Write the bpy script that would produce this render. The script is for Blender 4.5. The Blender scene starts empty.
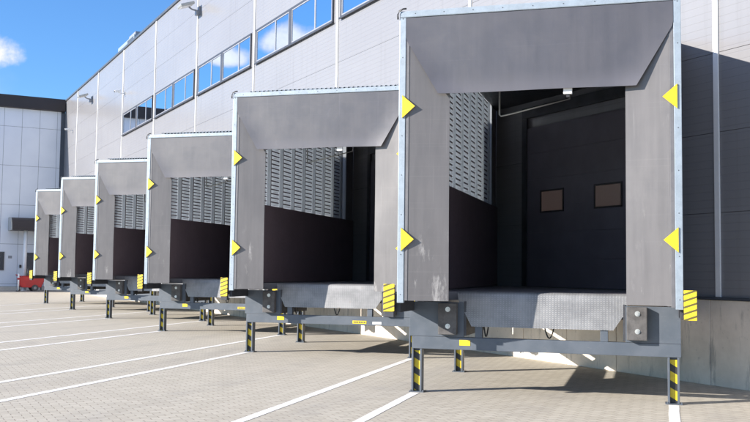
import bpy, bmesh, math, random
from mathutils import Vector, Matrix
random.seed(7)
S = bpy.context.scene
COL = S.collection
# ------------------------------------------------------------------ place
DW = 10.722                    # x of the warehouse wall
D0, T0, SP = 5.713, 10.215, 6.393   # outer corner of the nearest dock, spacing along the wall
PHI = 0.8040                   # angle of a dock face to the wall
W = 3.409                      # width of a dock face
E0, E1 = math.sin(PHI), -math.cos(PHI)
N0, N1 = math.cos(PHI), math.sin(PHI)
def bmax(a): return (DW - D0 - a*E0)/N0      # inward distance at which a dock meets the wall
SUN = Vector((-0.989, 0.146, 0.395)).normalized()

# ------------------------------------------------------------------ node helpers
class NT:
    def __init__(self, tree): self.t = tree
    def n(self, typ, **kw):
        nd = self.t.nodes.new(typ)
        for k, v in kw.items():
            if k.startswith('i_'):
                key = k[2:]
                key = int(key) if key.isdigit() else key.replace('_', ' ')
                nd.inputs[key].default_value = v
            else: setattr(nd, k, v)
        return nd
    def l(self, a, b): self.t.links.new(a, b)
    def math(self, op, a, b=None, c=None, clamp=False):
        nd = self.t.nodes.new('ShaderNodeMath'); nd.operation = op; nd.use_clamp = clamp
        for i, v in enumerate((a, b, c)):
            if v is None: continue
            if isinstance(v, (int, float)): nd.inputs[i].default_value = v
            else: self.l(v, nd.inputs[i])
        return nd.outputs[0]
    def mix(self, f, a, b, blend='MIX'):
        nd = self.t.nodes.new('ShaderNodeMix'); nd.data_type = 'RGBA'; nd.blend_type = blend
        for s, v in ((nd.inputs[0], f), (nd.inputs[6], a), (nd.inputs[7], b)):
            if isinstance(v, (int, float)): s.default_value = v
            elif isinstance(v, tuple): s.default_value = v if len(v) == 4 else v + (1,)
            else: self.l(v, s)
        return nd.outputs[2]
    def ramp(self, f, lo, hi, a=0.0, b=1.0):
        nd = self.t.nodes.new('ShaderNodeMapRange'); nd.clamp = True; nd.interpolation_type = 'SMOOTHSTEP'
        self.l(f, nd.inputs[0])
        for i, v in zip((1, 2, 3, 4), (lo, hi, a, b)): nd.inputs[i].default_value = v
        return nd.outputs[0]

def new_mat(name):
    m = bpy.data.materials.new(name); m.use_nodes = True
    nt = NT(m.node_tree)
    return m, nt, m.node_tree.nodes['Principled BSDF']

def coords(nt, scale=(1, 1, 1), world=False, rnd=True):
    if world: src = nt.n('ShaderNodeNewGeometry').outputs['Position']
    else: src = nt.n('ShaderNodeTexCoord').outputs['Object']
    raw = src
    if rnd and not world:
        oi = nt.n('ShaderNodeObjectInfo')
        r = nt.math('MULTIPLY', oi.outputs['Random'], 37.0)
        va = nt.n('ShaderNodeVectorMath', operation='ADD'); nt.l(src, va.inputs[0])
        cb = nt.n('ShaderNodeCombineXYZ'); nt.l(r, cb.inputs[0]); nt.l(r, cb.inputs[1]); nt.l(r, cb.inputs[2])
        nt.l(cb.outputs[0], va.inputs[1]); src = va.outputs[0]
    mp = nt.n('ShaderNodeMapping'); mp.inputs['Scale'].default_value = scale
    nt.l(src, mp.inputs[0])
    return mp.outputs[0], raw

def noise(nt, vec, scale, detail=4, rough=0.55):
    nd = nt.n('ShaderNodeTexNoise', i_Scale=scale, i_Detail=detail, i_Roughness=rough)
    nt.l(vec, nd.inputs['Vector']); return nd.outputs[0]

def bump(nt, p, h, strength=0.3, dist=0.01):
    b = nt.n('ShaderNodeBump', i_Strength=strength, i_Distance=dist)
    nt.l(h, b.inputs['Height']); nt.l(b.outputs[0], p.inputs['Normal']); return b

def plain(name, col, rough=0.5, metal=0.0, var=0.12, scale=6.0, stretch=(1, 1, 1), bmp=0.0, spec=0.5, world=False):
    m, nt, p = new_mat(name)
    v, _ = coords(nt, stretch, world)
    f = noise(nt, v, scale, 5)
    f2 = noise(nt, v, scale*7.3, 3)
    k = nt.math('ADD', nt.math('MULTIPLY', f, 0.7), nt.math('MULTIPLY', f2, 0.3))
    k = nt.ramp(k, 0.32, 0.68)
    lo = tuple(c*(1-var) for c in col); hi = tuple(min(1, c*(1+var)) for c in col)
    nt.l(nt.mix(k, lo, hi), p.inputs['Base Color'])
    nt.l(nt.ramp(f2, 0.3, 0.7, max(0.02, rough-0.06), min(1, rough+0.06)), p.inputs['Roughness'])
    p.inputs['Metallic'].default_value = metal
    p.inputs['Specular IOR Level'].default_value = spec
    if bmp: bump(nt, p, f2, bmp, 0.004)
    return m

M = {}
M['galv'] = plain('galvanised_steel', (0.285, 0.335, 0.385), 0.42, 0.25, 0.10, 9)
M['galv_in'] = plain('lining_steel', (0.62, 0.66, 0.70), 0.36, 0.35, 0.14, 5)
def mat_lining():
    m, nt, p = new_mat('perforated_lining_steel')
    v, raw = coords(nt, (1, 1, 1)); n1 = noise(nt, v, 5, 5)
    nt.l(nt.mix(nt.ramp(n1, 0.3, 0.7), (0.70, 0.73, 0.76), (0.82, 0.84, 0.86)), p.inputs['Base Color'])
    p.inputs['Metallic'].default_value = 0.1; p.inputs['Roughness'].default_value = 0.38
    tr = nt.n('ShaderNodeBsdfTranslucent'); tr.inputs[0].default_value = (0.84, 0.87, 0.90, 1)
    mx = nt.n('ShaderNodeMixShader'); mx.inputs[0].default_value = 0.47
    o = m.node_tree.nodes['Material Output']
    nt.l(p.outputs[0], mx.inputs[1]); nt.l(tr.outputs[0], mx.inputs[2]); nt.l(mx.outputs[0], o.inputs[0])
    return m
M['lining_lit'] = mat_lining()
M['dark_lining'] = plain('dark_lining', (0.150, 0.115, 0.130), 0.6, 0, 0.06, 3)
M['pod_panel'] = plain('grey_sandwich_panel', (0.20, 0.20, 0.22), 0.5, 0, 0.1, 2)
def mat_steel():
    m, nt, p = new_mat('painted_steel')
    v, raw = coords(nt, (1, 1, 1)); vs_, _ = coords(nt, (1.5, 1.5, 6))
    n1 = noise(nt, v, 4, 5); n2 = noise(nt, v, 13, 7, 0.7); n3 = noise(nt, vs_, 7, 6, 0.7)
    c = nt.mix(nt.ramp(n1, 0.3, 0.7), (0.070, 0.086, 0.108), (0.092, 0.108, 0.132))
    c = nt.mix(nt.ramp(n3, 0.60, 0.72, 0, 0.45), c, (0.16, 0.17, 0.185))
    c = nt.mix(nt.ramp(n2, 0.68, 0.74, 0, 0.7), c, (0.10, 0.07, 0.055))
    nt.l(c, p.inputs['Base Color']); nt.l(nt.ramp(n2, 0.3, 0.7, 0.42, 0.58), p.inputs['Roughness'])
    bump(nt, p, n2, 0.08, 0.004)
    return m
M['steel'] = mat_steel()
M['steel_dark'] = plain('dark_steel', (0.05, 0.052, 0.06), 0.5, 0.2, 0.25, 5)
M['rubber'] = plain('black_rubber', (0.085, 0.082, 0.082), 0.75, 0, 0.30, 9, bmp=0.3)
M['black'] = plain('black_plastic', (0.025, 0.025, 0.028), 0.5, 0, 0.2, 7)
M['bolt'] = plain('zinc_bolt', (0.6, 0.6, 0.58), 0.35, 0.7, 0.1, 20)
M['yellow'] = plain('yellow_plate', (0.69, 0.51, 0.018), 0.5, 0, 0.16, 11)
M['strip_grey'] = plain('grey_mounting_strip', (0.12, 0.12, 0.13), 0.5, 0, 0.1, 6)
M['white'] = plain('white_coated_metal', (0.80, 0.81, 0.82), 0.45, 0, 0.04, 4)
M['white_label'] = plain('white_label', (0.75, 0.75, 0.75), 0.5, 0, 0.05, 9)
M['winframe'] = plain('window_frame_grey', (0.055, 0.058, 0.07), 0.4, 0.1, 0.1, 3)
M['sash'] = plain('window_sash_grey', (0.28, 0.29, 0.32), 0.4, 0.2, 0.08, 3)
M['coping'] = plain('coping_grey', (0.075, 0.088, 0.11), 0.45, 0.2, 0.1, 1)
M['fascia'] = plain('dark_fascia', (0.035, 0.026, 0.026), 0.5, 0, 0.15, 0.6)
M['red'] = plain('red_paint', (0.52, 0.02, 0.025), 0.4, 0, 0.15, 3)
M['beam_light'] = plain('lamp_grey', (0.42, 0.43, 0.42), 0.4, 0.5, 0.1, 6)

def mat_curtain(name, base, band=None):
    m, nt, p = new_mat(name)
    v, raw = coords(nt, (5.0, 5.0, 0.45))          # long vertical streaks
    v2, _ = coords(nt, (1, 1, 1)); v3, _ = coords(nt, (1.0, 1.0, 0.28))
    sep = nt.n('ShaderNodeSeparateXYZ'); nt.l(raw, sep.inputs[0])
    streak = nt.ramp(noise(nt, v, 2.2, 5, 0.6), 0.3, 0.72)
    cloud = nt.ramp(noise(nt, v2, 2.4, 7, 0.7), 0.3, 0.7)
    c = nt.mix(streak, tuple(x*0.90 for x in base), tuple(x*1.08 for x in base))
    c = nt.mix(nt.math('MULTIPLY', cloud, 0.18), c, tuple(x*1.32 for x in base))
    # pale scuffs where trucks rub
    sc = nt.ramp(noise(nt, v3, 5.5, 7, 0.72), 0.57, 0.70)
    low = nt.ramp(sep.outputs[2], 2.7, 1.6)
    c = nt.mix(nt.math('MULTIPLY', nt.math('MULTIPLY', sc, low), 0.75), c, (0.36, 0.35, 0.345))
    v4, _ = coords(nt, (1.6, 1.6, 0.5))
    rub = nt.ramp(noise(nt, v4, 3.1, 8, 0.78), 0.60, 0.74)
    c = nt.mix(nt.math('MULTIPLY', rub, 0.30), c, tuple(x*2.1 for x in base))
    # thin rubbed lines running down, and the weave's fainter cross lines
    vl, _ = coords(nt, (26, 26, 0.25))
    ln = nt.ramp(noise(nt, vl, 1.5, 3, 0.5), 0.67, 0.73)
    c = nt.mix(nt.math('MULTIPLY', ln, 0.34), c, tuple(x*1.8 for x in base))
    vh, _ = coords(nt, (0.3, 0.3, 30))
    lh = nt.ramp(noise(nt, vh, 1.5, 3, 0.5), 0.62, 0.72)
    c = nt.mix(nt.math('MULTIPLY', lh, 0.16), c, tuple(x*1.6 for x in base))
    if band:                                       # dusty worn hem
        wv = nt.math('ADD', sep.outputs[2], nt.math('MULTIPLY', nt.math('SUBTRACT', cloud, 0.5), 0.10))
        hem = nt.math('MULTIPLY', nt.ramp(wv, band+0.24, band+0.02), nt.ramp(rub, 0, 1, 0.55, 1.0))
        c = nt.mix(nt.math('MULTIPLY', hem, 0.75), c, tuple(x*2.0 for x in base))
    nt.l(c, p.inputs['Base Color'])
    r0 = 0.39 if band else 0.38
    nt.l(nt.ramp(cloud, 0, 1, r0, r0+0.05), p.inputs['Roughness'])
    p.inputs['Specular IOR Level'].default_value = 1.0 if band else 0.6
    n7 = noise(nt, v2, 1.1, 2, 0.4)
    bump(nt, p, n7, 0.04, 0.05)
    return m
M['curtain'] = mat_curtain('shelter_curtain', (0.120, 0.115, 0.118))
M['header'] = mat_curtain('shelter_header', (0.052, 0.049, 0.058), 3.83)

def mat_hazard(name, slope, pitch, duty, off=0.0, black=(0.03, 0.03, 0.03)):
    m, nt, p = new_mat(name)
    v, raw = coords(nt, (1, 1, 1))
    sep = nt.n('ShaderNodeSeparateXYZ'); nt.l(raw, sep.inputs[0])
    q = nt.math('ADD', sep.outputs[2], nt.math('MULTIPLY', sep.outputs[0], slope))
    q = nt.math('ADD', q, off)
    fr = nt.math('FRACT', nt.math('DIVIDE', q, pitch))
    st = nt.math('LESS_THAN', fr, duty)
    n1 = noise(nt, v, 18, 5, 0.65)
    y = nt.mix(nt.ramp(n1, 0.3, 0.7), (0.62, 0.45, 0.015), (0.72, 0.54, 0.03))
    y = nt.mix(nt.ramp(n1, 0.66, 0.74), y, (0.30, 0.24, 0.08))
    nt.l(nt.mix(st, black, y), p.inputs['Base Color'])
    p.inputs['Roughness'].default_value = 0.5
    return m
M['haz_leg'] = mat_hazard('leg_hazard_stripes', 0.58, 0.205, 0.56, 0.06)
M['haz_guard'] = mat_hazard('guard_hazard_stripes', -0.36, 0.074, 0.68, 0.0, (0.10, 0.085, 0.02))

# diamond plate
def mat_tread():
    m, nt, p = new_mat('tread_plate')
    v, raw = coords(nt, (1, 1, 1))
    sep = nt.n('ShaderNodeSeparateXYZ'); nt.l(raw, sep.inputs[0])
    px = nt.math('MULTIPLY', sep.outputs[0], 2*math.pi/0.075)
    pz = nt.math('MULTIPLY', nt.math('ADD', sep.outputs[2], sep.outputs[1]), 2*math.pi/0.055)
    a = nt.math('SINE', nt.math('ADD', px, pz)); b = nt.math('SINE', nt.math('SUBTRACT', px, pz))
    hgt = nt.ramp(nt.math('MULTIPLY', a, b), 0.35, 0.8)
    n1 = noise(nt, v, 2.5, 6, 0.65)
    c = nt.mix(nt.ramp(n1, 0.35, 0.65), (0.17, 0.173, 0.18), (0.25, 0.252, 0.258))
    c = nt.mix(nt.math('MULTIPLY', hgt, 0.30), c, (0.46, 0.46, 0.46))
    n2 = noise(nt, v, 9, 5, 0.7)
    c = nt.mix(nt.ramp(n2, 0.62, 0.75, 0, 0.5), c, (0.20, 0.15, 0.11))
    nt.l(c, p.inputs['Base Color'])
    p.inputs['Metallic'].default_value = 0.25; p.inputs['Roughness'].default_value = 0.5
    bump(nt, p, hgt, 0.35, 0.004)
    return m
M['tread'] = mat_tread()

# warehouse cladding: silver micro-ribbed panels
def mat_cladding():
    m, nt, p = new_mat('silver_ribbed_cladding')
    g = nt.n('ShaderNodeNewGeometry').outputs['Position']
    sep = nt.n('ShaderNodeSeparateXYZ'); nt.l(g, sep.inputs[0])
    fr = nt.math('FRACT', nt.math('DIVIDE', sep.outputs[2], 0.117))
    rib = nt.ramp(nt.math('ABSOLUTE', nt.math('SUBTRACT', fr, 0.5)), 0.40, 0.49)
    mp = nt.n('ShaderNodeMapping'); mp.inputs['Scale'].default_value = (1, 0.5, 1.2); nt.l(g, mp.inputs[0])
    n1 = noise(nt, mp.outputs[0], 0.35, 4)
    mp2 = nt.n('ShaderNodeMapping'); mp2.inputs['Scale'].default_value = (1, 6, 0.3); nt.l(g, mp2.inputs[0])
    n2 = noise(nt, mp2.outputs[0], 1.0, 5, 0.6)
    c = nt.mix(nt.ramp(n1, 0.3, 0.7), (0.216, 0.216, 0.228), (0.236, 0.236, 0.247))
    c = nt.mix(nt.ramp(n2, 0.5, 0.75, 0, 0.4), c, (0.185, 0.183, 0.188))
    c = nt.mix(nt.math('MULTIPLY', rib, 0.15), c, (0.12, 0.12, 0.13))
    nt.l(c, p.inputs['Base Color'])
    p.inputs['Metallic'].default_value = 0.0
    p.inputs['Roughness'].default_value = 0.24
    bump(nt, p, nt.math('SUBTRACT', 1.0, rib), 0.35, 0.004)
    return m
M['cladding'] = mat_cladding()

def mat_concrete():
    m, nt, p = new_mat('plinth_concrete')
    g = nt.n('ShaderNodeNewGeometry').outputs['Position']
    n1 = noise(nt, g, 0.9, 7, 0.65); n2 = noise(nt, g, 14, 5, 0.6)
    mp = nt.n('ShaderNodeMapping'); mp.inputs['Scale'].default_value = (1, 3.0, 0.5); nt.l(g, mp.inputs[0])
    n3 = noise(nt, mp.outputs[0], 1.6, 6, 0.7)
    c = nt.mix(nt.ramp(n1, 0.35, 0.68), (0.60, 0.535, 0.46), (0.76, 0.685, 0.60))
    c = nt.mix(nt.ramp(n3, 0.54, 0.68, 0, 0.6), c, (0.24, 0.225, 0.21))
    c = nt.mix(nt.ramp(n2, 0.60, 0.78, 0, 0.5), c, (0.30, 0.285, 0.265))
    nt.l(c, p.inputs['Base Color']); p.inputs['Roughness'].default_value = 0.85
    bump(nt, p, n2, 0.3, 0.01)
    return m
M['concrete'] = mat_concrete()

def mat_paving():
    m, nt, p = new_mat('concrete_block_paving')
    g = nt.n('ShaderNodeNewGeometry').outputs['Position']
    mp = nt.n('ShaderNodeMapping'); mp.inputs['Rotation'].default_value = (0, 0, math.radians(0)); nt.l(g, mp.inputs[0])
    br = nt.n('ShaderNodeTexBrick', offset=0.5)
    br.inputs['Scale'].default_value = 1.0
    br.inputs['Brick Width'].default_value = 0.20; br.inputs['Row Height'].default_value = 0.10
    br.inputs['Mortar Size'].default_value = 0.006; br.inputs['Mortar Smooth'].default_value = 0.4
    br.inputs['Color1'].default_value = (0.415, 0.383, 0.318, 1); br.inputs['Color2'].default_value = (0.485, 0.452, 0.382, 1)
    br.inputs['Mortar'].default_value = (0.20, 0.17, 0.135, 1); br.inputs['Bias'].default_value = 0.0
    # gently wobble the courses
    nv = nt.n('ShaderNodeTexNoise', i_Scale=2.2, i_Detail=2.0); nt.l(mp.outputs[0], nv.inputs['Vector'])
    vs = nt.n('ShaderNodeVectorMath', operation='SCALE'); nt.l(nv.outputs['Color'], vs.inputs[0]); vs.inputs['Scale'].default_value = 0.03
    va = nt.n('ShaderNodeVectorMath', operation='ADD'); nt.l(mp.outputs[0], va.inputs[0]); nt.l(vs.outputs[0], va.inputs[1])
    nt.l(va.outputs[0], br.inputs['Vector'])
    n1 = noise(nt, g, 0.22, 5, 0.6); n2 = noise(nt, g, 1.7, 6, 0.65); n3 = noise(nt, g, 90, 2)
    c = br.outputs['Color']
    c = nt.mix(nt.ramp(n1, 0.35, 0.68, 0, 0.25), c, (0.40, 0.36, 0.31))
    c = nt.mix(nt.ramp(n2, 0.55, 0.72, 0, 0.22), c, (0.30, 0.28, 0.25))
    c = nt.mix(nt.ramp(n3, 0.45, 0.8, 0, 0.25), c, (0.26, 0.24, 0.22))
    n4 = noise(nt, g, 0.9, 3, 0.5)
    c = nt.mix(nt.ramp(n4, 0.735, 0.79, 0, 0.5), c, (0.13, 0.12, 0.11))      # oil spots
    # tyre tracks running straight out of the docks
    d = nt.n('ShaderNodeVectorMath', operation='DOT_PRODUCT'); nt.l(g, d.inputs[0]); d.inputs[1].default_value = (E0, E1, 0)
    nw = noise(nt, g, 0.12, 3)
    dd = nt.math('ADD', d.outputs['Value'], nt.math('MULTIPLY', nw, 2.5))
    sp = SP*(-E1)
    tr = nt.math('ABSOLUTE', nt.math('SUBTRACT', nt.math('FRACT', nt.math('DIVIDE', dd, sp/2)), 0.5))
    trk = nt.math('MULTIPLY', nt.ramp(tr, 0.34, 0.46), nt.ramp(n2, 0.35, 0.65))
    c = nt.mix(nt.math('MULTIPLY', trk, 0.26), c, (0.24, 0.225, 0.21))
    nt.l(c, p.inputs['Base Color']); p.inputs['Roughness'].default_value = 0.8
    h = nt.math('ADD', nt.math('MULTIPLY', br.outputs['Fac'], -1.0), nt.math('MULTIPLY', n3, 0.25))
    bump(nt, p, h, 0.45, 0.006)
    return m
M['paving'] = mat_paving()

def mat_paint():
    m, nt, p = new_mat('worn_road_paint')
    g = nt.n('ShaderNodeNewGeometry').outputs['Position']
    n1 = noise(nt, g, 3, 7, 0.7); n2 = noise(nt, g, 55, 3, 0.6)
    k = nt.math('ADD', nt.math('MULTIPLY', n1, 0.6), nt.math('MULTIPLY', n2, 0.4))
    c = nt.mix(nt.ramp(k, 0.51, 0.66), (0.78, 0.77, 0.75), (0.46, 0.43, 0.39))
    nt.l(c, p.inputs['Base Color']); p.inputs['Roughness'].default_value = 0.7
    bump(nt, p, n2, 0.3, 0.004)
    return m
M['paint'] = mat_paint()

def mat_glass(name, col=(0.66, 0.76, 0.88)):
    m, nt, p = new_mat(name)
    g = nt.n('ShaderNodeNewGeometry').outputs['Position']
    n1 = noise(nt, g, 0.45, 2)
    p.inputs['Base Color'].default_value = col + (1,)
    p.inputs['Metallic'].default_value = 1.0; p.inputs['Roughness'].default_value = 0.015
    bump(nt, p, n1, 0.06, 0.02)
    return m
M['glass'] = mat_glass('reflective_window_glass')
M['glass_dark'] = plain('dark_glass', (0.02, 0.03, 0.05), 0.08, 0.0, 0.1, 1)

def mat_office():
    m, nt, p = new_mat('pale_blue_facade_panel')
    g = nt.n('ShaderNodeNewGeometry').outputs['Position']
    n1 = noise(nt, g, 0.5, 5)
    nt.l(nt.mix(nt.ramp(n1, 0.3, 0.7), (0.74, 0.77, 0.84), (0.80, 0.83, 0.89)), p.inputs['Base Color'])
    p.inputs['Roughness'].default_value = 0.42
    return m
M['office'] = mat_office()
def mat_doorwin():
    m, nt, p = new_mat('dock_door_window_pane')
    v, _ = coords(nt, (1, 1, 1)); n1 = noise(nt, v, 3, 3)
    p.inputs['Base Color'].default_value = (0.05, 0.04, 0.04, 1); p.inputs['Roughness'].default_value = 0.25
    nt.l(nt.mix(n1, (1.0, 0.66, 0.58), (0.9, 0.72, 0.66)), p.inputs['Emission Color'])
    p.inputs['Emission Strength'].default_value = 0.014      # lamps on inside the hall
    return m
M['doorwin'] = mat_doorwin()
M['door'] = plain('dock_door_panel', (0.13, 0.12, 0.145), 0.5, 0, 0.1, 2)

# ------------------------------------------------------------------ mesh helper
class MB:
    def __init__(self): self.bm = bmesh.new()
    def box(self, a0, a1, b0, b1, z0, z1, mi=0, bev=0.0, rot=None):
        vs = [self.bm.verts.new((x, y, z)) for x in (a0, a1) for y in (b0, b1) for z in (z0, z1)]
        F = [(0, 1, 3, 2), (4, 6, 7, 5), (0, 4, 5, 1), (2, 3, 7, 6), (0, 2, 6, 4), (1, 5, 7, 3)]
        fs = [self.bm.faces.new([vs[i] for i in f]) for f in F]
        for f in fs: f.material_index = mi
        if rot is not None:
            c = Vector(((a0+a1)/2, (b0+b1)/2, (z0+z1)/2))
            bmesh.ops.rotate(self.bm, verts=vs, cent=c, matrix=rot)
        if bev > 0:
            es = list({e for f in fs for e in f.edges})
            bmesh.ops.bevel(self.bm, geom=es, offset=bev, segments=2, profile=0.6, affect='EDGES', material=mi)
        return self
    def prism(self, poly, ax, lo, hi, mi=0, bev=0.0):
        """poly: 2-D outline; ax = axis of extrusion (0 a, 1 b, 2 z); lo/hi may be functions of the point"""
        def mk(p, w):
            if ax == 0: return (w, p[0], p[1])
            if ax == 1: return (p[0], w, p[1])
            return (p[0], p[1], w)
        fl = lo if callable(lo) else (lambda p: lo)
        fh = hi if callable(hi) else (lambda p: hi)
        A = [self.bm.verts.new(mk(p, fl(p))) for p in poly]
        B = [self.bm.verts.new(mk(p, fh(p))) for p in poly]
        n = len(poly)
        fs = [self.bm.faces.new(A), self.bm.faces.new(B[::-1])]
        for i in range(n):
            fs.append(self.bm.faces.new((A[i], B[i], B[(i+1) % n], A[(i+1) % n])))
        for f in fs: f.material_index = mi
        bmesh.ops.recalc_face_normals(self.bm, faces=fs)
        if bev > 0:
            es = list({e for f in fs for e in f.edges})
            bmesh.ops.bevel(self.bm, geom=es, offset=bev, segments=2, profile=0.6, affect='EDGES', material=mi)
        return self
    def tube(self, pts, r, mi=0, seg=8):
        pts = [Vector(p) for p in pts]; rings = []
        for i, p in enumerate(pts):
            d = (pts[min(i+1, len(pts)-1)] - pts[max(i-1, 0)]).normalized()
            u = d.cross(Vector((0, 0, 1)) if abs(d.z) < 0.9 else Vector((1, 0, 0))).normalized(); v = d.cross(u)
            rings.append([self.bm.verts.new(p + u*r*math.cos(2*math.pi*k/seg) + v*r*math.sin(2*math.pi*k/seg)) for k in range(seg)])
        for A, B in zip(rings, rings[1:]):
            for k in range(seg):
                f = self.bm.faces.new((A[k], A[(k+1) % seg], B[(k+1) % seg], B[k])); f.material_index = mi; f.smooth = True
        self.bm.faces.new(rings[0][::-1]).material_index = mi; self.bm.faces.new(rings[-1]).material_index = mi
        return self
    def grid(self, fn, nu, nv, thick, mi=0):
        """sheet with thickness; fn(u,v,side) -> point"""
        G = [[[self.bm.verts.new(fn(i/nu, j/nv, s)) for j in range(nv+1)] for i in range(nu+1)] for s in (0, 1)]
        fs = []
        for s in (0, 1):
            for i in range(nu):
                for j in range(nv):
                    q = (G[s][i][j], G[s][i+1][j], G[s][i+1][j+1], G[s][i][j+1])
                    fs.append(self.bm.faces.new(q if s == 0 else q[::-1]))
        for f in fs: f.smooth = True
        rim = [(i, 0) for i in range(nu)] + [(nu, j) for j in range(nv)] + [(i, nv) for i in range(nu, 0, -1)] + [(0, j) for j in range(nv, 0, -1)]
        for k in range(len(rim)):
            (i, j), (i2, j2) = rim[k], rim[(k+1) % len(rim)]
            fs.append(self.bm.faces.new((G[0][i][j], G[1][i][j], G[1][i2][j2], G[0][i2][j2])))
        for f in fs: f.material_index = mi
        for f in fs[2*nu*nv:]:
            for e in f.edges: e.smooth = False
        bmesh.ops.recalc_face_normals(self.bm, faces=fs)
        return self
    def build(self, name, mats, parent=None):
        me = bpy.data.meshes.new(name); self.bm.normal_update(); self.bm.to_mesh(me); self.bm.free()
        for m in (mats if isinstance(mats, (list, tuple)) else [mats]): me.materials.append(M[m])
        o = bpy.data.objects.new(name, me); COL.objects.link(o)
        if parent is not None: o.parent = parent
        return o

def tag(o, label=None, cat=None, group=None, kind=None):
    if label: o['label'] = label
    if cat: o['category'] = cat
    if group: o['group'] = group
    if kind: o['kind'] = kind
    return o
def empty(name, loc, rz=0.0):
    o = bpy.data.objects.new(name, None); COL.objects.link(o)
    o.location = loc; o.rotation_euler = (0, 0, rz); o.empty_display_size = 0.3
    return o
KIDS = {}
def copy_tree(o, parent=None):
    c = o.copy(); COL.objects.link(c)
    if parent is not None: c.parent = parent
    for ch in [x for x in bpy.data.objects if x.parent == o]: copy_tree(ch, c)
    return c

# ------------------------------------------------------------------ setting: ground and painted lines
g = MB(); g.box(-220, 260, -160, 320, -0.5, 0.0)
tag(g.build('ground', 'paving'), kind='structure')
for k in range(6):
    o0 = Vector((D0, T0 + k*SP, 0)); e = Vector((E0, E1, 0)); n = Vector((N0, N1, 0))
    for a0, a1 in ((0.005, 0.125), (W-0.155, W-0.035)):
        mb = MB(); nseg = 60
        def fn(u, v, s, a0=a0, a1=a1, o0=o0):
            b = 0.72 - 15.2*u
            j = 0.003*math.sin(91*u + k*2 + v)
            sk = 0.022*(b - 0.72) if (k == 0 and a0 > 1) else 0.0
            p = o0 + e*((a0 if v < 0.5 else a1) + j + sk) + n*b
            return (p.x, p.y, 0.004 if s == 0 else 0.001)
        mb.grid(fn, nseg, 1, 0.003)
        tag(mb.build('road_marking', 'paint'), kind='structure')

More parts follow.
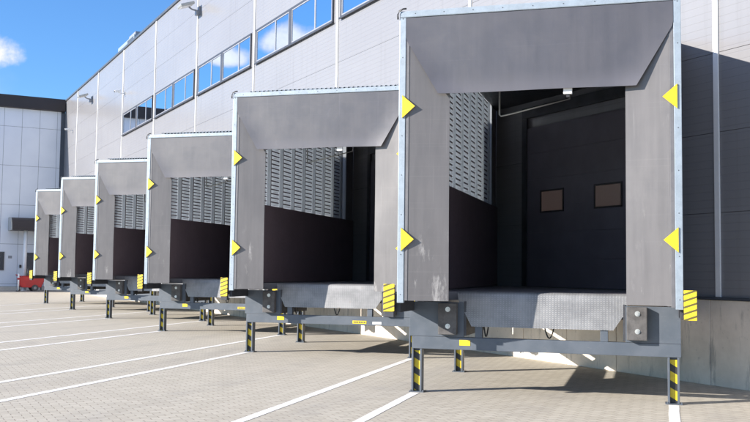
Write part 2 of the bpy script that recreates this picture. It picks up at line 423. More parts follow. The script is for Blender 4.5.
# ------------------------------------------------------------------ one loading dock (local axes: a along the face, b inward, z up)
ZT = 4.905
def roof_z(b): return 4.96 + 0.072*max(0.0, b)
def make_dock():
    root = empty('loading_dock', (D0, T0, 0), PHI - math.pi/2)
    P = root
    # --- shelter frame: galvanised angle strips
    f = MB()
    f.box(0.0, 0.085, -0.012, 0.05, 1.20, 4.817, 0, 0.006)
    f.box(W-0.085, W, -0.012, 0.05, 1.19, 4.817, 0, 0.006)
    f.box(0.0, W, -0.012, 0.05, 4.820, ZT, 0, 0.012)
    f.box(0.0, 0.012, 0.052, 0.80, 1.222, 4.86)
    f.box(W-0.012, W, 0.052, 0.80, 1.222, 4.86)
    for z in [1.3 + 0.50*i for i in range(8)]:
        for a in (0.03, W-0.055): f.box(a+0.010, a+0.020, -0.015, -0.012, z, z+0.010, 1)
    for i in range(9):
        a = 0.20 + i*0.37
        f.box(a, a+0.010, -0.015, -0.012, 4.86, 4.87, 1)
    fr = f.build('shelter_frame', ['galv', 'steel_dark'], P)
    c = MB()
    c.tube([(-0.02, -0.02, 4.80), (-0.022, -0.024, 4.86), (0.0, -0.026, 4.905), (0.05, -0.024, 4.93), (0.09, -0.015, 4.933)], 0.011, 0, 6)
    c.build('cable', 'black', fr)
    for a0, a1, z0 in ((-0.028, 0.030, 1.080), (W-0.030, W+0.002, 1.075)):
        m = MB(); m.box(a0, a1, 0.055, 0.798, z0, 1.218, 0, 0.004)
        m.build('side_rail', 'steel_dark', P)
    # --- fabric top of the shelter
    s = MB(); s.prism([(0.012, 0.055), (W-0.012, 0.055), (W-0.012, 0.80), (0.012, 0.80)], 2, 4.862, 4.88)
    s.build('shelter_top', 'curtain', P)
    # --- side curtains
    for side in (0, 1):
        m = MB()
        def fn(u, v, sd, side=side):
            a = 0.133 + u*(0.635-0.133); z = 1.230 + v*(4.81-1.230)
            bul = 0.080*u + 0.006*math.sin(3.1*v*math.pi + 2*u + side*1.3)*u + 0.012*u*(1-v)
            b = 0.003 + bul + sd*0.012
            if side: a = W - a
            return (a, b, z)
        m.grid(fn, 6, 26, 0.01)
        sc = m.build('side_curtain', 'curtain', P)
        m = MB()
        if side == 0: m.box(0.0865, 0.1315, -0.003, 0.030, 1.23, 4.81, 0, 0.004)
        else: m.box(W-0.1315, W-0.0865, -0.003, 0.030, 1.21, 4.81, 0, 0.004)
        m.build('mounting_strip', 'strip_grey', sc)
    # --- header curtain: a stiff trapezoid flap hanging in front of the side curtains
    m = MB()
    def fh(u, v, sd):
        z = 4.812 - v*0.985
        if z > 4.535: l = 0.0865
        else: l = 0.0865 + (4.535-z)/(4.535-3.827)*0.42
        a = l + u*(W - 2*l)
        b = -0.016 + 0.004*math.sin(5.3*u*math.pi+1)*v*(1-v)
        # held forward at its sides, sagging back between them
        tl = min(1.0, (a - l)/0.40); tr = min(1.0, (W - l - a)/0.40)
        b += 0.026*(0.35 + 0.65*v)*(tl*(2-tl))*(tr*(2-tr))
        z -= 0.004*math.sin(2.3*math.pi*u)*v
        return (a, b + sd*0.009, z)
    m.grid(fh, 48, 20, 0.009)
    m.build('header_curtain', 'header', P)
    # --- yellow marker triangles
    for zc in (3.675, 1.995):
        for side in (0, 1):
            m = MB(); pts = [(0.048, zc-0.145), (0.214, zc), (0.048, zc+0.145)]
            if side: pts = [(W-x, z) for x, z in pts]
            m.prism(pts, 1, -0.030, -0.022, 0)
            m.prism([(p[0], p[1]) for p in pts[:1]] + [((pts[0][0]+pts[1][0])/2, zc)] + [pts[2]], 1, -0.0215, -0.0125, 1)
            m.build('marker_triangle', ['yellow', 'black'], P)
    # --- pod walls
    zl = 2.875
    def top(b): return roof_z(b) - 0.10
    m = MB()
    m.prism([(0.04, 0.81), (0.155, 0.81), (0.155, bmax(0.155)-0.006), (0.04, bmax(0.04)-0.006)], 2, 1.20, 2.873)
    m.box(0.04, 0.155, 0.81, 0.90, 2.874, 4.86); m.box(0.04, 0.155, 6.40, bmax(0.155)-0.01, 2.874, 4.86)
    m.prism([(0.81, 4.861), (bmax(0.155)-0.01, 4.861), (bmax(0.155)-0.01, top(bmax(0.155))), (0.81, top(0.81))], 0, 0.04, 0.155)
    m.prism([(W-0.155, 0.81), (W-0.04, 0.81), (W-0.04, bmax(W-0.04)-0.006), (W-0.155, bmax(W-0.155)-0.006)], 2, 1.20, lambda p: top(p[1]))
    m.build('pod_wall', 'pod_panel', P)
    # dark lower lining
    for side in (0, 1):
        m = MB()
        if side == 0:
            a0, a1, b1 = 0.157, 0.20, bmax(0.20)-0.03
        else:
            a0, a1, b1 = W-0.20, W-0.157, bmax(W-0.157)-0.03
        m.box(a0, a1, 0.805, b1, 1.345, zl-0.002)
        m.build('wall_lining', 'dark_lining', P)
        # upper lining: galvanised sheet with columns of pressed louvres
        m = MB()
        fl = a0 + 0.012 if side == 0 else a1 - 0.012
        bl = min(b1 - 0.25, 6.45) if side == 0 else b1 - 0.25
        lo, hi = sorted((fl, a0 if side == 0 else a1))
        m.box(lo, hi, 0.81, bl, zl, 4.80)
        sg = 1 if side == 0 else -1
        colw, b = 0.66, 0.84
        while b + colw < bl:
            m.box(*sorted((fl, fl+sg*0.022)), b+0.44, b+0.60, zl, 4.79)           # plain rib
            z = zl + 0.012
            while z < 4.70:
                b0_, b1_ = b+0.03, b+0.41
                # louvre: top edge stands proud, bottom edge flush, ends tapered
                vs = [m.bm.verts.new(q) for q in ((fl+sg*0.001, b0_, z+0.060), (fl+sg*0.001, b1_, z+0.060), (fl+sg*0.034, b1_-0.05, z+0.020), (fl+sg*0.034, b0_+0.10, z+0.020), (fl+sg*0.001, b0_, z), (fl+sg*0.001, b1_, z))]
                m.box(*sorted((fl+sg*0.0005, fl+sg*0.004)), b+0.02, b+0.43, z+0.0605, z+0.0855, 1)
                fs = [m.bm.faces.new([vs[i] for i in q]) for q in ((0, 1, 2, 3), (3, 2, 5, 4), (0, 3, 4), (1, 5, 2))]
                z += 0.086
            m.box(*sorted((fl+sg*0.0005, fl+sg*0.004)), b+0.605, b+colw+0.015, zl, 4.79, 1)
            b += colw
        bmesh.ops.recalc_face_normals(m.bm, faces=m.bm.faces[:])
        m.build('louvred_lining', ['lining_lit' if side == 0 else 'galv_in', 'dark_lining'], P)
    # ceiling + roof sheet
    m = MB(); m.prism([(0.157, 0.805), (W-0.157, 0.805), (W-0.157, bmax(W-0.157)-0.03), (0.157, bmax(0.157)-0.03)], 2, 4.81, 4.84)
    m.build('ceiling', 'steel_dark', P)
    m = MB(); nw = 36
    def rz(u, v, sd):
        a = 0.20 + u*(W-0.20); b1 = bmax(a) - 0.012; b = 0.30 + v*(b1-0.30)
        ph = u*nw*2*math.pi
        return (a, b, roof_z(b) + 0.013*max(-0.55, min(0.55, math.sin(ph)))/0.55 - sd*0.006)
    m.grid(rz, nw*8, 2, 0.006)
    m.build('roof_sheet', 'galv', P)
    # --- floor
    m = MB(); m.prism([(0.16, 1.02), (W-0.16, 1.02), (W-0.16, bmax(W-0.16)-0.01), (0.16, bmax(0.16)-0.01)], 2, 1.22, 1.332)
    m.box(0.62, 2.77, 0.925, 1.015, 1.26, 1.336)
    m.build('dock_floor', 'pod_panel', P)
    # --- leveller lip: a drop-shaped tread plate
    m = MB()
    prof = [(b+0.52, z) for b, z in ((0.430, 1.340), (0.395, 1.337), (0.322, 1.326), (0.304, 1.302), (0.300, 1.22), (0.290, 1.13), (0.281, 1.02), (0.273, 0.94), (0.268, 0.885))]
    NV = len(prof)-1
    def lp(u, v, sd):
        i = min(int(v*NV + 1e-6), NV); b, z = prof[i]
        l = 0.612 if z > 1.24 else 0.612 + (1.24-z)/(1.24-0.885)*0.19
        r = 2.772 if z > 1.14 else 2.772 - (1.14-z)/(1.14-0.885)*0.17
        nz = 0.45 if i < 3 else 0.0
        return (l + u*(r-l), b + sd*0.022*(1-nz), z - sd*0.022*nz)
    m.grid(lp, 20, NV, 0.02)
    lip = m.build('leveller_lip', 'tread', P)
    for a in (0.9, 1.5, 2.1, 2.55):
        m = MB(); m.prism([(0.835, 0.92), (1.02, 1.18), (0.835, 1.20)], 0, a, a+0.02)
        m.build('lip_rib', 'steel_dark', lip)
    # --- steel base frame
    m = MB(); F = 0.80
    m.box(0.0, W, F, F+0.12, 0.575, 0.738, 0, 0.006)                               # front cross beam
    m.box(-0.03, 0.70, F+0.002, F+0.032, 0.741, 1.195, 0, 0.003)
    m.box(W-0.66, W-0.001, F+0.002, F+0.032, 0.741, 1.192, 0, 0.003)
    m.box(0.02, 0.14, F+0.035, bmax(0.14)-0.05, 0.90, 1.09)                        # side beams
    m.box(W-0.14, W-0.02, F+0.035, bmax(W-0.02)-0.02, 0.90, 1.19)
    m.box(0.145, W-0.145, 3.45, 3.57, 0.90, 1.06)
    for a in (0.845, 2.44): m.box(a, a+0.095, F+0.01, F+0.10, 0.739, 0.90, 0, 0.004)   # lip keepers
    m.build('base_frame', 'steel', P)
    m = MB()
    m.box(0.702, 0.73, F+0.005, 2.2, 0.76, 1.21); m.box(W-0.69, W-0.662, F+0.005, 2.2, 0.76, 1.21)
    for a in (0.8, 1.25, 1.7, 2.1, 2.5): m.box(a, a+0.06, 1.03, 3.2, 1.08, 1.215)
    m.box(0.74, 2.70, 1.7, 1.78, 0.98, 1.075); m.box(0.74, 2.70, 3.2, 3.3, 0.95, 1.215)
    m.tube([(1.05, 1.3, 0.90), (1.6, 2.1, 1.05)], 0.035); m.tube([(2.3, 1.3, 0.90), (1.8, 2.1, 1.05)], 0.035)
    m.build('leveller_underframe', 'steel_dark', P)
    for a0, a1 in ((1.72, 1.86), (0.93, 1.00)):
        pts = []
        for i in range(13):
            t = i/12; pts.append((a0 + (a1-a0)*t, 0.98, 0.95 - 0.20*math.sin(math.pi*t)**0.8))
        m = MB(); m.tube(pts, 0.010, 0, 6)
        m.build('hanging_cable', 'black', P)
    # --- bumpers
    for a in (0.375, W-0.645):
        m = MB(); m.box(a, a+0.245, 0.695, 0.799, 0.775, 1.185, 0, 0.010)
        bp = m.build('bumper', 'rubber', P)
        for z in (0.885, 1.105):
            q = MB(); q.tube([(a+0.13, 0.698, z), (a+0.13, 0.690, z)], 0.033, 0, 14); q.tube([(a+0.13, 0.691, z), (a+0.13, 0.674, z)], 0.018, 0, 6)
            q.build('bolt', 'bolt', bp)
    # --- legs: U-section with a striped web
    for a0, b0, zt in ((-0.004, 0.803, 0.574), (0.05, 3.44, 0.899), (W-0.160, 0.803, 0.574)):
        m = MB()
        m.box(a0, a0+0.026, b0, b0+0.13, 0.012, zt, 0, 0.004)
        m.box(a0+0.114, a0+0.140, b0, b0+0.13, 0.012, zt, 0, 0.004)
        m.box(a0+0.027, a0+0.113, b0+0.060, b0+0.072, 0.012, zt)
        m.box(a0-0.03, a0+0.17, b0-0.02, b0+0.16, 0.0, 0.012)
        for q in ((a0-0.015, b0-0.008), (a0+0.150, b0-0.008)): m.box(q[0], q[0]+0.018, q[1], q[1]+0.018, 0.012, 0.03)
        lg = m.build('leg', 'steel', P)
        q = MB(); q.box(a0+0.028, a0+0.112, b0+0.048, b0+0.059, 0.02, zt-0.03)
        q.build('stripe_plate', 'haz_leg', lg)
    # --- striped guide guards either side
    for a0, z0 in ((-0.170, 1.09), (W+0.004, 1.07)):
        m = MB(); m.box(a0, a0+0.142, -0.03, -0.018, z0, z0+0.345, 0, 0.003)
        m.box(a0+0.01, a0+0.132, -0.0175, 0.07, z0-0.07 if a0 < 0 else z0, z0+0.33, 1, 0.004)
        ar = (a0+0.132, 0.10) if a0 < 0 else (W+0.004, a0+0.02)
        m.box(ar[0], ar[1] if a0 > 0 else -0.030, 0.055, 0.11, 1.125, 1.185, 1)
        m.build('striped_guard', ['haz_guard', 'steel_dark'], P)
    # --- labels riveted to the cross beam
    m = MB(); m.box(0.642, 0.785, 0.796, 0.7995, 0.632, 0.705); m.build('yellow_label', 'yellow', P)
    # --- sensor box and bent rod behind the header
    m = MB(); m.box(2.045, 2.15, 0.06, 0.12, 3.77, 3.90, 0, 0.008); m.box(2.08, 2.12, 0.07, 0.11, 3.73, 3.769, 1)
    m.build('sensor_box', ['white', 'black'], P)
    m = MB(); m.tube([(1.13, 1.0, 4.805), (1.13, 1.0, 3.70), (1.15, 1.0, 3.68), (1.32, 1.0, 3.715), (2.05, 1.0, 3.88), (2.07, 1.0, 4.805)], 0.012, 0, 8)
    m.build('bent_rod', 'beam_light', P)
    return root

proto = make_dock()
LABELS = [
    'largest dock shelter, nearest the camera, standing beside the white joint strip of the shaded wall',
    'second dock shelter, directly behind the nearest one and overlapped by its left edge',
    'third dock shelter counted from the nearest, half as tall in view as the first',
    'fourth dock shelter counted from the nearest, standing below the first window bay',
    'fifth dock shelter counted from the nearest, last but one before the pale blue building',
    'sixth and farthest dock shelter, smallest in view, beside the red cart',
]
for k in range(6):
    d = proto if k == 0 else copy_tree(proto)
    d.location = (D0, T0 + k*SP, 0)
    if k > 0:
        m = MB(); m.box(2.16, 2.43, 0.796, 0.7995, 0.605, 0.66)
        for i in range(7): m.box(2.182+i*0.034, 2.204+i*0.034, 0.7945, 0.7959, 0.618, 0.647, 1)
        m.build('yellow_label', ['yellow', 'steel_dark'], d)
        m = MB(); m.box(2.55, 2.72, 0.796, 0.7995, 0.60, 0.648); m.build('white_label', 'white_label', d)
    tag(d, LABELS[k], 'loading dock', 'loading docks set at an angle along the warehouse')

# ------------------------------------------------------------------ warehouse
Y0, Y1 = -14.0, 66.6
wh = empty('warehouse', (DW, 30.0, 0))
tag(wh, 'long silver panelled warehouse wall with white joint strips and a high window band', 'warehouse')
def wb():
    return MB()
def place(mb, name, mats, parent):          # warehouse pieces are modelled in world space
    o = mb.build(name, mats, parent)
    o.data.transform(Matrix.Translation(-Vector((DW, 30.0, 0))))
    return o
strips = [9.62 + 6.51*j for j in range(-3, 9)]
strips = [y for y in strips if Y0 < y < Y1]
courses = [1.27, 2.50, 3.68, 4.86, 6.05, 7.23, 8.37, 9.57, 10.72, 11.86, 12.97]
m = wb()
m.box(DW+0.05, DW+40, Y0, Y1, 0.0, 12.94)
edges = [Y0] + strips + [Y1-0.2]
for y0, y1 in zip(edges, edges[1:]):
    for z0, z1 in zip(courses, courses[1:]):
        j = random.uniform(0, 0.002)
        m.box(DW+j, DW+0.049, y0+0.004, y1-0.004, z0+0.0035, z1-0.0035, 0)
place(m, 'wall', 'cladding', wh)
for y in strips:
    m = wb(); m.box(DW-0.028, DW-0.002, y-0.047, y+0.047, 1.275, 12.955, 0, 0.006); place(m, 'cover_strip', 'white', wh)
m = wb(); m.box(DW-0.06, DW+0.4, Y0, Y1-0.15, 12.975, 13.09, 0, 0.01); place(m, 'coping', 'coping', wh)
# concrete plinth cast in lengths
m = wb(); y = Y0; rr = random.Random(3)
while y < Y1 - 0.3:
    L = 0.72 if 9.0 < y < 10 else 1.25
    y2 = min(y+L, Y1-0.25)
    m.box(DW-0.05+rr.uniform(0, 0.006), DW+0.048, y+0.004, y2-0.004, 0.0, 1.235+rr.uniform(-0.003, 0.003), 0, 0.006); y = y2
place(m, 'concrete_plinth', 'concrete', wh)
m = wb(); m.box(DW-0.075, DW-0.001, Y0, Y1-0.25, 1.242, 1.268); place(m, 'drip_flashing', 'coping', wh)
# windows
for j in range(len(strips)-1):
    y0, y1 = strips[j]+0.25, strips[j+1]-0.22
    if strips[j] < 3 or strips[j+1] > 50: continue
    z0, z1 = 8.39, 9.555
    m = wb(); x0, x1 = DW-0.045, DW-0.001
    mid = (y0+y1)/2 + 0.05
    m.box(x0, x1, y0, y1, z0, z0+0.07); m.box(x0, x1, y0, y1, z1-0.06, z1)
    for yy, w in ((y0, 0.07), (mid-0.11, 0.22), (y1-0.07, 0.07)): m.box(x0+0.001, x1, yy, yy+w, z0+0.071, z1-0.061)
    m.box(DW-0.085, DW-0.046, y0-0.02, y1+0.02, z0-0.012, z0+0.03)
    win = place(m, 'window', 'winframe', wh)
    for ya, yb in ((y0+0.071, mid-0.111), (mid+0.111, y1-0.071)):
        sp_ = ya + (yb-ya)*0.40
        m = wb(); xs0, xs1 = DW-0.036, DW-0.002
        m.box(xs0, xs1, ya, yb, z0+0.072, z0+0.112); m.box(xs0, xs1, ya, yb, z1-0.10, z1-0.062)
        for yy in (ya, sp_-0.04, yb-0.045): m.box(xs0+0.001, xs1, yy, yy+(0.08 if yy == sp_-0.04 else 0.045), z0+0.113, z1-0.101)
        place(m, 'sash', 'sash', win)
        for a, b in ((ya+0.046, sp_-0.041), (sp_+0.041, yb-0.046)):
            t = random.uniform(-0.0035, 0.0035)
            m = wb(); m.prism([(DW-0.020+t, a), (DW-0.020-t, b), (DW-0.008, b), (DW-0.008, a)], 2, z0+0.113, z1-0.101)
            place(m, 'pane', 'glass', win)
# dock doors in the wall, seen through the pods
for k in range(6):
    yo = k*SP
    m = wb()
    ya, yb = 11.1+yo, 14.1+yo
    zz = 1.345
    while zz < 4.3:
        m.box(DW-0.05, DW-0.03, ya, yb, zz, zz+0.491, 0, 0.002); zz += 0.494
    m.box(DW-0.075, DW-0.029, yb+0.004, yb+0.14, 1.345, 4.5, 1); m.box(DW-0.075, DW-0.029, ya-0.144, ya-0.004, 1.345, 4.5, 1)
    m.box(DW-0.075, DW-0.029, ya-0.14, yb+0.14, 4.504, 4.7, 1)
    dd = place(m, 'dock_door', ['door', 'steel_dark'], wh)
    for wa, wb_ in ((11.58, 12.20), (13.065, 13.665)):
        m = wb(); m.box(DW-0.056, DW-0.051, wa+yo, wb_+yo, 2.725, 3.08)
        place(m, 'door_window', 'doorwin', dd)
        m = wb(); z0, z1, q = 2.725, 3.08, 0.03; a, b = wa+yo, wb_+yo
        m.box(DW-0.066, DW-0.051, a-q, b+q, z0-q, z0-0.001); m.box(DW-0.066, DW-0.051, a-q, b+q, z1+0.001, z1+q)
        m.box(DW-0.066, DW-0.051, a-q, a-0.001, z0, z1); m.box(DW-0.066, DW-0.051, b+0.001, b+q, z0, z1)
        place(m, 'door_window_frame', 'black', dd)

# floodlights, cameras and the rooftop unit
def floodlight(y, z, label):
    r = empty('floodlight', (DW, y, z))
    m = MB(); m.box(-0.05, -0.002, -0.10, 0.10, -0.25, 0.08); m.tube([(-0.04, 0, -0.10), (-0.30, 0.02, -0.06), (-0.42, 0.04, 0.02)], 0.035)
    m.box(-0.16, -0.05, -0.10, 0.10, -0.28, -0.10, 0, 0.01)
    m.build('bracket', 'sash', r)
    m = MB()
    rot = Matrix.Rotation(math.radians(-20), 3, 'Y')
    m.box(-0.84, -0.26, -0.26, 0.28, 0.02, 0.13, 0, 0.03, rot)
    hd = m.build('lamp_head', 'beam_light', r)
    m = MB(); m.box(-0.79, -0.31, -0.21, 0.23, -0.002, 0.014, 0, 0, rot)
    m.build('lamp_glass', 'white_label', hd)
    tag(r, label, 'floodlight', 'floodlights on the warehouse wall')
floodlight(35.5, 11.9, 'larger grey floodlight high on the wall, above the window bays')
floodlight(57.0, 11.76, 'smaller grey floodlight at the far end of the wall, near the dark fascia')
def camera_thing(y, z, label):
    r = empty('security_camera', (DW, y, z))
    m = MB(); m.box(-0.05, -0.002, -0.07, 0.07, -0.07, 0.07); m.tube([(-0.04, 0, 0), (-0.28, 0, 0), (-0.34, 0, 0.03)], 0.022); m.build('mount', 'white', r)
    m = MB(); m.box(-0.52, -0.20, -0.055, 0.055, 0.035, 0.145, 0, 0.02, Matrix.Rotation(math.radians(-10), 3, 'Y')); m.build('camera_body', 'white', r)
    m = MB(); m.tube([(-0.50, 0, 0.055), (-0.545, 0, 0.047)], 0.04, 0, 12); m.build('lens', 'black', r)
    tag(r, label, 'security camera', 'security cameras on the warehouse wall')
camera_thing(48.3, 10.60, 'small white security camera just above the farthest window bay')
camera_thing(63.2, 10.55, 'small white security camera close to the corner with the pale blue building')
ru = empty('rooftop_unit', (11.55, 49.6, 12.94))
m = MB(); m.box(-0.6, 0.6, -2.0, 1.7, 0.0, 0.66, 0, 0.03); m.build('housing', 'galv', ru)
m = MB(); m.prism([(-1.9, 0.662), (-0.3, 0.662), (-0.5, 0.85), (-1.9, 0.85)], 0, -0.5, 0.5); m.build('hood', 'sash', ru)
m = MB(); m.box(-0.612, -0.602, -1.9, -0.6, 0.08, 0.58); m.build('access_panel', 'coping', ru)
tag(ru, 'silver ventilation box on the warehouse roof edge', 'ventilation unit')

# ------------------------------------------------------------------ pale building across the end of the yard
YB = 66.4
ob = empty('office_building', (7.0, YB, 0))
tag(ob, 'pale blue panelled building with a dark roof fascia closing the end of the yard', 'building')
def placeb(mb, name, mats, parent):
    o = mb.build(name, mats, parent); o.data.transform(Matrix.Translation(-Vector((7.0, YB, 0)))); return o
m = MB(); m.box(-26, DW-0.001, YB+0.04, YB+30, 0, 12.9, 1)
xs = [10.22 - 1.135*i for i in range(33)]
zs = [0.25, 0.42, 3.08, 5.72, 8.36, 11.0, 12.25]
for x1, x0 in zip(xs, xs[1:]):
    for z0, z1 in zip(zs, zs[1:]):
        m.box(x0+0.009, x1-0.009, YB+random.uniform(0, 0.003), YB+0.039, z0+0.009, z1-0.009, 0)
for z0, z1 in zip(zs, zs[1:]): m.box(10.229, 10.455, YB+0.001, YB+0.039, z0+0.009, z1-0.009, 0)
placeb(m, 'wall', ['office', 'coping'], ob)
m = MB(); m.box(10.465, DW-0.001, YB-0.10, YB+0.038, 0.0, 12.15, 0); placeb(m, 'corner_shade_strip', 'coping', ob)  # dark strip put in for the shaded gap at the corner
m = MB(); m.box(-26, DW-0.03, YB-0.30, YB+0.038, 12.255, 13.09, 0, 0.02); placeb(m, 'fascia', 'fascia', ob)
m = MB(); m.box(-26, 10.22, YB-0.04, YB+0.038, 0.0, 0.24, 0); placeb(m, 'plinth', 'concrete', ob)
# entrance door
m = MB(); m.box(8.47, 8.55, YB-0.05, YB-0.002, 0.02, 2.52); m.box(9.47, 9.55, YB-0.05, YB-0.002, 0.02, 2.52); m.box(8.551, 9.469, YB-0.05, YB-0.002, 2.44, 2.52)
dr = placeb(m, 'door', 'winframe', ob)
m = MB(); m.box(8.55, 9.47, YB-0.03, YB-0.006, 0.03, 2.43); placeb(m, 'door_glass', 'glass_dark', dr)
m = MB(); m.tube([(8.63, YB-0.08, 0.95), (8.63, YB-0.08, 1.45)], 0.018); placeb(m, 'handle', 'bolt', dr)
# window
m = MB()
for b in ((5.75, 7.12, 1.32, 1.38), (5.75, 7.12, 2.49, 2.55)): m.box(b[0], b[1], YB-0.05, YB-0.002, b[2], b[3])
for x in (5.75, 6.4, 7.06): m.box(x, x+0.06, YB-0.049, YB-0.002, 1.381, 2.489)
w_ = placeb(m, 'window', 'winframe', ob)
m = MB(); m.box(5.811, 7.059, YB-0.02, YB-0.003, 1.385, 2.485); placeb(m, 'pane', 'glass_dark', w_)
# canopy with rounded front and one white column
m = MB(); prof = []
for i in range(9):
    t = math.radians(90 + i*90/8*1.0)
    prof.append((YB-0.9+0.85*math.cos(t), 3.97+0.85*math.sin(t)))
prof = [(YB-0.01, 4.82)] + prof + [(YB-0.01, 3.97)]
m.prism(prof, 0, 7.36, 10.15)
cn = placeb(m, 'canopy', 'fascia', ob)
m = MB()
ring = [(YB-0.9+0.87*math.cos(math.radians(90+i*11.25)), 3.97+0.87*math.sin(math.radians(90+i*11.25))) for i in range(9)]
m.prism([(YB-0.01, 4.84)] + ring + [(YB-0.01, 3.96)], 0, 7.29, 7.355)
placeb(m, 'canopy_edge', 'beam_light', cn)
m = MB(); m.tube([(8.25, YB-1.35, 0.0), (8.25, YB-1.35, 3.965)], 0.12, 0, 16); m.box(8.10, 8.40, YB-1.5, YB-1.2, 0, 0.03); placeb(m, 'column', 'white', cn)
m = MB(); m.box(7.36, 7.60, YB-0.02, YB-0.003, 2.12, 2.30); placeb(m, 'wall_plate', 'sash', ob)
m = MB(); m.box(8.08, 8.20, YB-0.14, YB-0.003, 1.50, 1.70, 0, 0.02); placeb(m, 'wall_lamp', 'black', ob)
m = MB(); m.box(9.75, 9.93, YB-0.12, YB-0.003, 2.75, 2.95, 0, 0.02); placeb(m, 'wall_lamp', 'black', ob)

# ------------------------------------------------------------------ red cart
rc = empty('hand_cart', (8.55, 64.0, 0), math.radians(4))
m = MB(); m.prism([(-0.78, 0.42), (-0.62, 0.24), (0.55, 0.24), (0.72, 0.62), (0.72, 0.93), (-0.60, 0.96), (-0.80, 0.86)], 1, -0.42, 0.42, 0, 0.03)
bd = m.build('body', 'red', rc)
m = MB(); m.box(-0.62, 0.70, -0.45, 0.45, 0.945, 0.985, 0, 0.01); m.build('lid', 'red', bd)
for y in (-0.50, 0.41):
    m = MB(); m.tube([(0.16, y, 0.21), (0.16, y+0.09, 0.21)], 0.21, 0, 20); wl = m.build('wheel', 'rubber', rc)
    m = MB(); m.tube([(0.16, y-0.006 if y < 0 else y+0.096, 0.21), (0.16, y+0.02, 0.21)], 0.09, 0, 14); m.build('rim', 'sash', wl)
m = MB(); m.tube([(-0.72, 0, 0.07), (-0.72, 0.06, 0.07)], 0.07, 0, 14); m.box(-0.74, -0.70, -0.015, -0.003, 0.07, 0.32); m.build('castor', 'rubber', rc)
m = MB(); m.tube([(-0.66, -0.3, 0.9), (-0.92, -0.3, 1.05), (-0.92, 0.3, 1.05), (-0.66, 0.3, 0.9)], 0.022); m.build('handle', 'red', rc)
tag(rc, 'red wheeled cart parked in front of the pale blue building', 'cart')
bo = empty('barrier_post', (7.70, 63.4, 0))
m = MB(); m.tube([(0, 0, 0.03), (0, 0, 1.12)], 0.055, 0, 14); m.build('post', 'white', bo)
m = MB(); m.tube([(0, 0, 0.0), (0, 0, 0.05)], 0.13, 0, 18); m.build('foot', 'black', bo)
m = MB(); m.tube([(0, 0, 0.74), (0, 0, 0.86)], 0.058, 0, 14); m.build('red_band', 'red', bo)
tag(bo, 'slim white post with a red band on a black foot, left of the red cart', 'post')

# ------------------------------------------------------------------ sky
wld = bpy.data.worlds.new('World'); S.world = wld; wld.use_nodes = True
nt = NT(wld.node_tree); wld.node_tree.nodes.clear()
out = nt.n('ShaderNodeOutputWorld'); bg = nt.n('ShaderNodeBackground'); nt.l(bg.outputs[0], out.inputs[0])
sky = nt.n('ShaderNodeTexSky', sky_type='NISHITA'); sky.sun_disc = False
sky.sun_elevation = math.asin(SUN.z); sky.sun_rotation = math.atan2(SUN.x, SUN.y)
sky.air_density = 1.15; sky.dust_density = 0.15; sky.ozone_density = 3.0; sky.altitude = 0
tc = nt.n('ShaderNodeTexCoord'); d = tc.outputs['Generated']
def cloud_at(az, el, rx, rz_, seed):
    """soft cumulus of angular half-width rx, half-height rz (degrees)"""
    a, b = math.radians(az), math.radians(el)
    c = Vector((math.sin(a)*math.cos(b), math.cos(a)*math.cos(b), math.sin(b)))
    r = Vector((math.cos(a), -math.sin(a), 0)); u = r.cross(c)
    def dot(v):
        nd = nt.n('ShaderNodeVectorMath', operation='DOT_PRODUCT'); nt.l(d, nd.inputs[0]); nd.inputs[1].default_value = v; return nd.outputs['Value']
    px = nt.math('DIVIDE', dot(r), math.radians(rx)); py = nt.math('DIVIDE', dot(u), math.radians(rz_))
    front = nt.math('GREATER_THAN', dot(c), 0.3)
    py2 = nt.math('MULTIPLY', py, nt.ramp(py, -0.2, 0.0, 1.9, 1.0))
    rr_ = nt.math('ADD', nt.math('MULTIPLY', px, px), nt.math('MULTIPLY', py2, py2))
    return nt.math('SUBTRACT', nt.math('MULTIPLY', front, 50.0), nt.math('ADD', rr_, 49.0))
CL = [(4.2, 11.9, 2.6, 1.6), (337.3, 13.6, 2.6, 1.4), (341.8, 12.7, 1.5, 1.1), (332.5, 14.6, 2.0, 1.0), (325, 11, 6, 2.6), (300, 12, 9, 3.5), (270, 12, 14, 4), (120, 14, 20, 5), (200, 14, 22, 6), (235, 20, 18, 6), (290, 32, 20, 7), (180, 36, 24, 8), (250, 45, 24, 10), (200, 68, 38, 22), (60, 72, 26, 14)]  # the wide clouds out of view are added to brighten the shaded parts
acc = None
for c_ in CL:
    v = cloud_at(*c_, 0)
    acc = v if acc is None else nt.math('MAXIMUM', acc, v)
nz = nt.n('ShaderNodeTexNoise', i_Scale=22.0, i_Detail=7.0, i_Roughness=0.58); nt.l(d, nz.inputs['Vector'])
dens = nt.math('ADD', acc, nt.math('MULTIPLY', nt.math('SUBTRACT', nz.outputs[0], 0.5), 2.6))
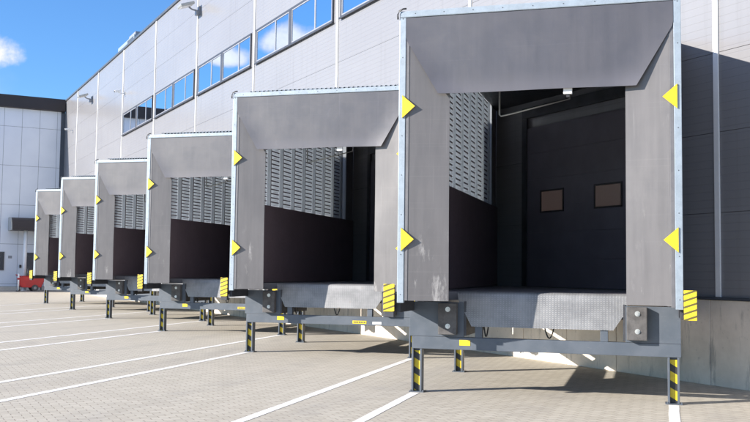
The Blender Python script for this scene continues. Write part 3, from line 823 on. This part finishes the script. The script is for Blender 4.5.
cov = nt.ramp(dens, 0.0, 0.75)
nz2 = nt.n('ShaderNodeTexNoise', i_Scale=9.0, i_Detail=5.0); nt.l(d, nz2.inputs['Vector'])
wis = nt.math('MULTIPLY', nt.ramp(nz2.outputs[0], 0.64, 0.85), 0.15)
cov = nt.math('MAXIMUM', cov, wis)
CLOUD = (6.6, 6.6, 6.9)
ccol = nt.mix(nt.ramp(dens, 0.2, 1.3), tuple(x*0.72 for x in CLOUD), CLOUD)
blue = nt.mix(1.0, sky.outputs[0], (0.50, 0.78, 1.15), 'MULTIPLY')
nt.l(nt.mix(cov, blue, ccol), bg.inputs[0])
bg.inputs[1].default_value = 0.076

# ------------------------------------------------------------------ sun, camera, view
sl = bpy.data.lights.new('sun', 'SUN'); sl.energy = 3.9; sl.angle = math.radians(0.5); sl.color = (1.0, 0.93, 0.84)
so = bpy.data.objects.new('sun', sl); COL.objects.link(so); so.location = (-40, 10, 40)
so.rotation_euler = (-SUN).to_track_quat('-Z', 'Y').to_euler()

TH, PI_, RO, FPX = 0.4852, 0.0639, 0.0120, 930.0
fw = Vector((math.sin(TH)*math.cos(PI_), math.cos(TH)*math.cos(PI_), math.sin(PI_)))
r = Vector((math.cos(TH), -math.sin(TH), 0)); u = r.cross(fw)
r2 = r*math.cos(RO) + u*math.sin(RO); u2 = -r*math.sin(RO) + u*math.cos(RO)
cam = bpy.data.cameras.new('camera'); cam.sensor_width = 36; cam.lens = FPX/750*36; cam.clip_start = 0.1; cam.clip_end = 2000
co = bpy.data.objects.new('camera', cam); COL.objects.link(co)
co.matrix_world = Matrix(((r2.x, u2.x, -fw.x, 0), (r2.y, u2.y, -fw.y, 0), (r2.z, u2.z, -fw.z, 1.6), (0, 0, 0, 1)))
S.camera = co
vs = S.view_settings
vs.view_transform = 'Standard'; vs.look = 'None'; vs.exposure = 1.4; vs.gamma = 1.0; vs.use_curve_mapping = False
S.cycles.max_bounces = 8; S.cycles.diffuse_bounces = 5
S.cycles.use_denoising = True
